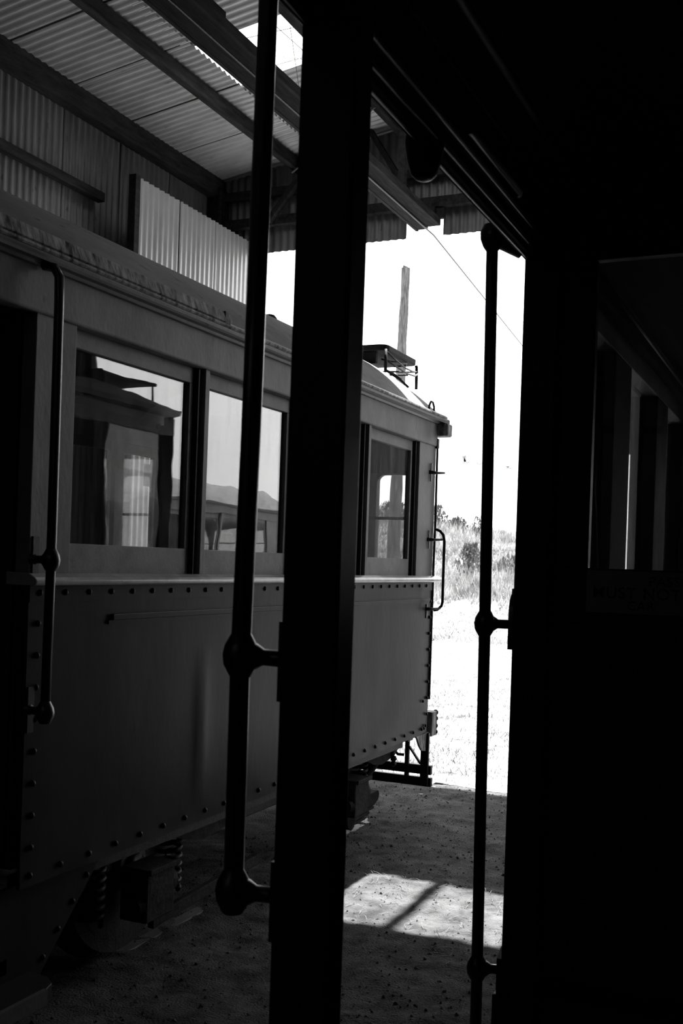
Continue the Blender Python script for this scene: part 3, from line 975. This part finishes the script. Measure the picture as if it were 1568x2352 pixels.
# --- truck: frame, wheels, axle boxes, springs, brake gear
MB().box(-2.64, -2.58, 3.0, 6.35, 0.22, 0.34).build('truck_frame', 'black', far, False, 0.006)
MB().box(-4.32, -4.26, 3.0, 6.35, 0.22, 0.34).build('truck_frame', 'black', far)
for yw in (3.66, 5.72):
    for s_ in (1, -1):
        xw = FX + s_ * 0.80
        wh = MB().lathe((xw - 0.07 * s_, yw, 0.225), (s_, 0, 0), [(0, 0.385), (0.025, 0.39), (0.035, 0.36), (0.115, 0.352), (0.118, 0.30), (0.09, 0.29), (0.075, 0.12), (0.12, 0.10), (0.16, 0.09), (0.162, 0.01)], 36)
        wh.build('wheel', 'iron', far, 'auto')
    MB().tube([(FX - 0.9, yw, 0.225), (FX + 0.9, yw, 0.225)], 0.055, 12).build('axle', 'black', far, True)
    ab = MB()
    ab.box(-2.55, -2.42, yw - 0.10, yw + 0.10, 0.03, 0.245)
    abx = ab.build('axle_box', 'axle', far, False, 0.008)
    MB().box(-2.415, -2.40, yw - 0.105, yw + 0.105, 0.225, 0.25).build('box_lid', 'axle', abx, False, 0.004)
    MB().lathe((-2.47, yw + 0.10, 0.15), (0, 1, 0), [(0, 0.05), (0.03, 0.05), (0.035, 0.04)], 12).build('box_lug', 'axle', abx, 'auto')
    MB().lathe((-2.47, yw - 0.13, 0.10), (0, 1, 0), [(0, 0.04), (0.03, 0.05)], 12).build('box_lug', 'axle', abx, 'auto')
    for sy in (-1, 1):
        sp_ = MB()
        pts = [(-2.56 + 0.045 * math.cos(q * 0.5), yw + sy * 0.27 + 0.045 * math.sin(q * 0.5), 0.06 + q * 0.0028) for q in range(90)]
        sp_.tube(pts, 0.011, 6)
        sp_.build('coil_spring', 'black', far, True)
    MB().prism([(yw - 0.46, 0.40), (yw - 0.30, 0.40), (yw - 0.12, 0.33), (yw + 0.12, 0.33), (yw + 0.30, 0.27), (yw + 0.42, 0.255), (yw + 0.60, 0.275), (yw + 0.72, 0.33), (yw + 0.80, 0.40)], -2.50, -2.47).build('frame_horn', 'axle', far)
MB().bar((-2.44, 3.62, 0.02), (-2.44, 4.5, 0.07), 0.03, 0.05).build('equaliser_bar', 'axle', far, False, 0.004)
MB().box(-2.66, -2.40, FY0 + 0.4, 6.3, 0.345, 0.41).build('sole_bar', 'black', far)
MB().tube([(-2.50, 6.25, 0.37), (-2.53, 6.15, 0.25), (-2.58, 6.02, 0.12), (-2.62, 5.93, 0.0), (-2.64, 5.90, -0.10)], [0.03, 0.03, 0.028, 0.025, 0.02], 8).build('brake_arm', 'axle', far, True)
MB().bar((-2.62, 6.10, 0.38), (-2.66, 5.95, -0.08), 0.06, 0.05).build('brake_hanger', 'black', far)
MB().lathe((-2.6, 5.88, -0.02), (1, 0.1, 0), [(0, 0.085), (0.05, 0.09), (0.06, 0.06), (0.075, 0.03)], 20).build('brake_drum', 'axle', far, 'auto')
bl = MB()
bl.prism([(5.95, -0.055), (6.36, -0.055), (6.42, -0.03), (6.44, 0.0), (6.42, 0.03), (5.95, 0.035)], -2.72, -2.60)
blk = bl.build('track_shoe', 'axle', far, False, 0.006)
for i in range(3):
    MB().box(-2.70 + 0.012 * i, -2.60 + 0.0 * i, 5.98, 6.35 - 0.07 * i, -0.075 - 0.022 * i, -0.058 - 0.022 * i).build('shoe_rib', 'axle', blk, False, 0.003)

MB().box(-4.30, -2.86, 6.34, 6.37, 0.5, 2.48).build('cab_partition', 'saloon', far)
# --- inside the far tram: seats and a notice on the end window
for k in range(4):
    ys_ = FY0 + 0.55 + k * 0.82
    for xs_ in (-4.35, -3.35):
        s_ = MB()
        s_.box(xs_, xs_ + 0.8, ys_, ys_ + 0.40, 0.86, 0.93)
        s_.bar((xs_ + 0.4, ys_ - 0.02, 0.93), (xs_ + 0.4, ys_ - 0.10, 1.42), 0.8, 0.04, (0, 1, 0.2))
        s_.box(xs_ + 0.05, xs_ + 0.1, ys_ + 0.1, ys_ + 0.3, 0.52, 0.86)
        s_.box(xs_ + 0.7, xs_ + 0.75, ys_ + 0.1, ys_ + 0.3, 0.52, 0.86)
        s_.build('bench_seat', 'woodin', far, False, 0.004)
MB().box(-4.50, -4.496, 6.40, 6.53, 2.0, 2.16).build('notice', 'paper', far)

# ------------------------------------------------------------------ the near tram: camera stands in its open centre section
NX, NY0, NL = 0.30, 2.95, 3.08
nwins = [(3.22, 3.93), (4.27, 4.98), (5.32, 5.92)]
NXL = -0.80
near = empty('tram', (NX, NY0, GZ))
tag(near, 'dark tram in the foreground whose doorway frames the view', 'tram', 'trams')
ny1 = NY0 + NL
for sx in (-1, 1):
    X = NX + sx * 1.1

    def bx(d0, d1, ya, yb, za, zb):
        xa, xb = X - sx * d0, X - sx * d1
        return MB().box(min(xa, xb), max(xa, xb), ya, yb, za, zb)
    bx(0, 0.08, NY0 + 0.09, ny1, 0.38, 1.44).build('side_panel', 'panel', near, False, 0.004)
    bx(-0.035, 0.08, NY0 + 0.09, ny1 + 0.08, 1.40, 1.44).build('sill_rail', 'cream', near, False, 0.003)
    bx(-0.004, 0.08, NY0, ny1, 2.30, 2.42).build('header_board', 'cream', near, False, 0.003)
    bx(-0.05, 0.02, -1.2, ny1 - 0.02, 2.437, 2.47).build('cornice', 'moulding', near, False, 0.003)
    edges = [NY0 + 0.09] + [e for w_ in nwins for e in w_] + [ny1]
    for i in range(0, len(edges), 2):
        bx(0.0, 0.08, edges[i], edges[i + 1], 1.44, 2.30).build('window_post', 'saloon', near, False, 0.003)
    for a, e in nwins:
        MB().box(X - sx * 0.02 - 0.002, X - sx * 0.02 + 0.002, a, e, 1.44, 2.30).build('pane', 'glass', near)
roofmesh(NX, -1.2, ny1 - 0.02, 2.468, 0.24, 1.16, 0.28, 'canvas', near)
yf = ny1 - 0.02
MB().box(NX - 1.09, NX + 1.09, yf - 0.03, yf + 0.03, 0.40, 1.46).build('front_panel', 'panel', near, False, 0.004)
f = MB()
f.box(NX - 1.09, NX + 1.09, yf - 0.03, yf + 0.03, 2.15, 2.44)
for xa, xb in ((-1.09, -0.97), (-0.70, -0.62), (0.62, 0.70), (0.97, 1.09)):
    f.box(NX + xa, NX + xb, yf - 0.03, yf + 0.03, 1.46, 2.15)
f.build('front_window_frame', 'cream', near, False, 0.003)
for xa, xb in ((-0.97, -0.70), (-0.62, 0.62), (0.70, 0.97)):
    MB().box(NX + xa, NX + xb, yf - 0.002, yf + 0.002, 1.46, 2.15).build('pane', 'glass', near)
dk = MB()
dk.prism([(-0.53, ny1 - 0.42), (-0.50, ny1 - 0.38), (-0.50, ny1 + 0.14), (-0.53, ny1 + 0.18), (1.13, ny1 + 0.18), (1.13, ny1 - 0.42)], 2.67, 2.695, 'z')
deck = dk.build('roof_deck', 'canvas2', near, False, 0.006)
for y in (ny1 - 0.38, ny1 + 0.15):
    for x in (-0.51, 1.1):
        MB().tube([(x, y, 2.68), (x, y, 2.56)], 0.008, 8).build('deck_leg', 'black', deck)
MB().box(-0.76, 1.36, NY0 + 0.02, ny1, 0.30, 0.36).build('floor_boards', 'saloon', near)
MB().box(-0.80, 1.36, -1.2, NY0 + 0.02, -0.05, 0.0).build('well_floor', 'wood', near)
# truck under the near tram
for yw in (3.6, 5.5):
    for s_ in (1, -1):
        xw = NX + s_ * 0.80
        MB().lathe((xw - 0.07 * s_, yw, 0.225), (s_, 0, 0), [(0, 0.385), (0.025, 0.39), (0.035, 0.36), (0.115, 0.352), (0.118, 0.30), (0.09, 0.29), (0.075, 0.12), (0.16, 0.09), (0.162, 0.01)], 32).build('wheel', 'iron', near, 'auto')
    MB().tube([(NX - 0.85, yw, 0.225), (NX + 0.85, yw, 0.225)], 0.055, 12).build('axle', 'black', near, True)
MB().box(-0.7, 1.3, 3.1, 6.0, 0.24, 0.30).build('underframe', 'black', near)

# centre section: ceiling, far side, rear wall
cl = MB()
n = 18
pts = []
for i in range(n + 1):
    a = math.pi * i / n
    pts.append((NX - 0.99 * math.cos(a), 2.475 + 0.145 * math.sin(a)))
for i in range(n):
    cl.quadmesh([(pts[i][0], -1.2, pts[i][1]), (pts[i + 1][0], -1.2, pts[i + 1][1]), (pts[i + 1][0], ny1 - 0.05, pts[i + 1][1]), (pts[i][0], ny1 - 0.05, pts[i][1])], [(0, 1, 2, 3)])
cl.build('ceiling_lining', 'saloon', near, True)
MB().box(1.34, 1.40, -1.2, NY0, 0.30, 2.52).build('closed_side', 'wood', near)  # unseen; open section walled up on this side to keep light out
MB().box(-0.8, 1.4, -1.26, -1.2, -0.05, 2.62).build('rear_bulkhead', 'wood', near)
# doorway header with mouldings
h = MB()
h.prism([(-0.80, 2.367), (-0.772, 2.367), (-0.765, 2.376), (-0.748, 2.378), (-0.742, 2.392), (-0.72, 2.395), (-0.715, 2.50), (-0.80, 2.47)], -1.2, NY0 + 0.05, 'y')
h.build('door_header', 'saloon', near, False, 0.002)
for x, z, r in ((-0.787, 2.366, 0.0045), (-0.757, 2.377, 0.0035), (-0.729, 2.395, 0.004), (-0.698, 2.502, 0.010), (-0.634, 2.522, 0.008)):
    MB().tube([(x, -1.1, z), (x, 1, z), (x, NY0 - 0.005, z)], r, 8).build('bead', 'wood', near, True)
MB().tube([(-0.712, 2.12, 2.408), (-0.706, 2.13, 2.412), (-0.706, 2.52, 2.412), (-0.712, 2.53, 2.408)], 0.009, 8).build('header_grip', 'wood', near, True)
# posts
MB().box(-0.80, -0.70, 1.53, 1.60, -0.05, 2.50).build('door_post', 'wood', near, False, 0.006)
MB().box(-0.80, -0.70, 2.93, 3.04, -0.05, 2.50).build('door_post', 'wood', near, False, 0.006)
MB().box(-0.822, -0.79, 2.925, 3.0, -0.05, 0.30).build('post_shoe', 'black', near, False, 0.006)
MB().box(-0.80, -0.70, 0.15, 0.22, -0.05, 2.50).build('door_post', 'wood', near, False, 0.006)
# grab poles with ball brackets
gp = MB().tube([(-0.87, 1.545, 2.47), (-0.87, 1.535, 1.7), (-0.87, 1.525, 1.34), (-0.87, 1.528, 0.95)], 0.0165, 16).build('grab_pole', 'pole', near, True)
b = MB()
bracket(b, (-0.87, 1.526, 1.342), (-0.80, 1.55, 1.338))
b.box(-0.806, -0.799, 1.535, 1.575, 1.27, 1.40)
b.build('pole_bracket', 'pole', gp, 'auto')
b = MB()
bracket(b, (-0.87, 1.528, 0.955), (-0.80, 1.55, 0.952))
b.box(-0.806, -0.799, 1.535, 1.575, 0.88, 1.01)
b.build('pole_bracket', 'pole', gp, 'auto')
gp = MB().tube([(-0.87, 2.845, 2.43), (-0.87, 2.87, 1.9), (-0.87, 2.898, 1.34), (-0.87, 2.937, 0.35), (-0.87, 2.944, 0.10)], 0.0165, 16).build('grab_pole', 'pole', near, True)
b = MB()
bracket(b, (-0.87, 2.898, 1.342), (-0.80, 2.95, 1.34))
b.prism([(2.93, 1.27), (2.955, 1.27), (2.975, 1.30), (2.975, 1.40), (2.955, 1.425), (2.94, 1.41), (2.93, 1.38)], -0.812, -0.799)
b.build('pole_bracket', 'pole', gp, 'auto')
b = MB()
bracket(b, (-0.87, 2.937, 0.36), (-0.80, 2.96, 0.36))
b.prism([(2.93, 0.29), (2.975, 0.29), (2.975, 0.42), (2.93, 0.40)], -0.812, -0.799)
b.build('pole_bracket', 'pole', gp, 'auto')
b = MB()
b.lathe((-0.87, 2.846, 2.375), (0, 0, 1), [(0, 0.018), (0.012, 0.026), (0.03, 0.033), (0.05, 0.034), (0.07, 0.026), (0.075, 0.01)], 14)
b.tube([(-0.87, 2.846, 2.415), (-0.84, 2.87, 2.40), (-0.80, 2.90, 2.385)], [0.026, 0.022, 0.024], 10)
b.build('pole_bracket', 'pole', gp, 'auto')
# dark cup hanging from the header
MB().lathe((-0.79, 2.085, 2.30), (0, 0, 1), [(0, 0.006), (0.004, 0.018), (0.014, 0.028), (0.04, 0.036), (0.075, 0.042), (0.09, 0.042)], 16).build('bell_cup', 'black', near, 'auto')

# partition to the saloon: frame, glass, sign, ledge
YB = 2.97
p = MB()
p.box(-0.70, 1.34, YB, YB + 0.035, -0.05, 1.507)
p.box(-0.70, 1.34, YB, YB + 0.035, 2.36, 2.61)
p.box(-0.70, -0.603, YB, YB + 0.035, 1.507, 2.36)
p.box(-0.12, -0.06, YB, YB + 0.035, 1.507, 2.36)
p.box(0.40, 0.46, YB, YB + 0.035, 1.507, 2.36)
p.box(1.0, 1.34, YB, YB + 0.035, 1.507, 2.36)
part = p.build('partition', 'wood', near, False, 0.003)
for xa, xb in ((-0.603, -0.12), (-0.06, 0.40), (0.46, 1.0)):
    MB().box(xa, xb, YB + 0.016, YB + 0.02, 1.507, 2.36).build('pane', 'glassin', part)
MB().prism([(YB, 1.352), (YB - 0.022, 1.356), (YB - 0.026, 1.363), (YB - 0.020, 1.370), (YB, 1.372)], -0.74, 1.3, 'x').build('ledge', 'wood', part, False, 0.002)
MB().box(-0.603, 0.25, YB - 0.004, YB, 1.386, 1.502).build('notice_plate', 'sign', part)


def lettering(txt, x, z, hgt_, parent):
    cu_ = bpy.data.curves.new('lettering', 'FONT')
    cu_.body = txt
    cu_.size = hgt_ / 0.70
    cu_.extrude = 0.0006
    cu_.offset = 0.0004
    cu_.space_character = 1.12
    tmp = bpy.data.objects.new('tmp', cu_)
    COL.objects.link(tmp)
    dg = bpy.context.evaluated_depsgraph_get()
    me = bpy.data.meshes.new_from_object(tmp.evaluated_get(dg))
    bpy.data.objects.remove(tmp)
    me.materials.clear()
    me.materials.append(MT['signtext'])
    ob = bpy.data.objects.new('lettering', me)
    COL.objects.link(ob)
    ob.parent = parent
    ob.location = Vector((x, YB - 0.0047, z)) - org(parent)
    ob.rotation_euler = (math.pi / 2, 0, 0)
    return ob


lettering('PASSENGERS', -0.438, 1.463, 0.026, part)
lettering('MUST NOT', -0.586, 1.427, 0.030, part)
lettering('CAR', -0.492, 1.396, 0.024, part)

# saloon rail behind the partition, seats
MB().tube([(-0.68, 3.2, 2.425), (-0.68, 4.5, 2.425), (-0.68, 6.0, 2.41)], 0.014, 8).build('saloon_rail', 'iron', near, True)
MB().box(-0.70, -0.66, 3.1, 6.1, 2.36, 2.40).build('blind_box', 'saloon', near, False, 0.004)

# ------------------------------------------------------------------ a third tram outside, mirrored in the far tram's windows
outer = tram('tram', '', 6.15, 12.0, 7.0, [(12.2 + 0.86 * k, 12.2 + 0.86 * k + 0.80) for k in range(7)], 0, roofback=1.0)
MB().box(5.1, 7.2, 11.0, 18.6, 0.25, 0.42).build('underframe', 'black', outer)
for yw in (13.0, 17.5):
    for s_ in (1, -1):
        xw = 6.15 + s_ * 0.80
        MB().lathe((xw - 0.07 * s_, yw, 0.22), (s_, 0, 0), [(0, 0.385), (0.025, 0.39), (0.035, 0.36), (0.115, 0.352), (0.118, 0.30), (0.16, 0.09), (0.162, 0.01)], 24).build('wheel', 'iron', outer, 'auto')
tag(outer, 'tram parked outside the shed, mirrored in the far tram windows', 'tram', 'trams')
for x, lb in ((5.35, 'rail of the outside track on the side nearer the shed'), (6.95, 'rail of the outside track on the side away from the shed')):
    r = MB().box(x - 0.035, x + 0.035, 9.6, 30, GZ - 0.05, GZ + 0.03)
    tag(r.build('rail', 'rail'), lb, 'rail', 'rails of the outside track')


# ------------------------------------------------------------------ litter on the shed floor
def scatter(name, n, m, label, kind):
    V, Fs = [], []
    for i in range(n):
        x = -3.1 + 2.3 * random.random()
        y = 2.6 + 5.1 * random.random() ** 0.9
        z = hgt(x, y)
        if kind == 'clod':
            s = 0.0018 + 0.007 * random.random() ** 5
            c = Vector((x, y, z + s * 0.15))
            base = len(V)
            for d in ((1, 0, 0), (-1, 0, 0), (0, 1, 0), (0, -1, 0), (0, 0, 1), (0, 0, -1)):
                V.append(c + Vector(d) * s * (0.6 + 0.7 * random.random()) + Vector((random.uniform(-.3, .3) * s, random.uniform(-.3, .3) * s, 0)))
            for a, b_, c_ in ((0, 2, 4), (2, 1, 4), (1, 3, 4), (3, 0, 4), (2, 0, 5), (1, 2, 5), (3, 1, 5), (0, 3, 5)):
                Fs.append((base + a, base + b_, base + c_))
        else:
            a = random.random() * 6.283
            L_ = 0.012 + 0.07 * random.random() ** 2
            d = Vector((math.cos(a), math.sin(a), random.uniform(-0.05, 0.35)))
            q = Vector((-math.sin(a), math.cos(a), 0)) * 0.0011
            c = Vector((x, y, z + 0.006))
            mid = c + d * L_ * 0.5 + Vector((0, 0, 0.004)) + q * random.uniform(-6, 6)
            base = len(V)
            V += [c - q, c + q, mid - q, mid + q, c + d * L_]
            Fs += [(base, base + 1, base + 3, base + 2), (base + 2, base + 3, base + 4)]
    ob = MB().quadmesh(V, Fs).build(name, m)
    return tag(ob, label, 'debris', kind='stuff')


scatter('clods', 9000, 'clod', 'clods and grit scattered over the trodden shed floor', 'clod')
scatter('straw_litter', 3800, 'straw', 'bits of straw and dead grass on the shed floor', 'straw')

for o in bpy.data.objects:
    if '_o' in o:
        del o['_o']
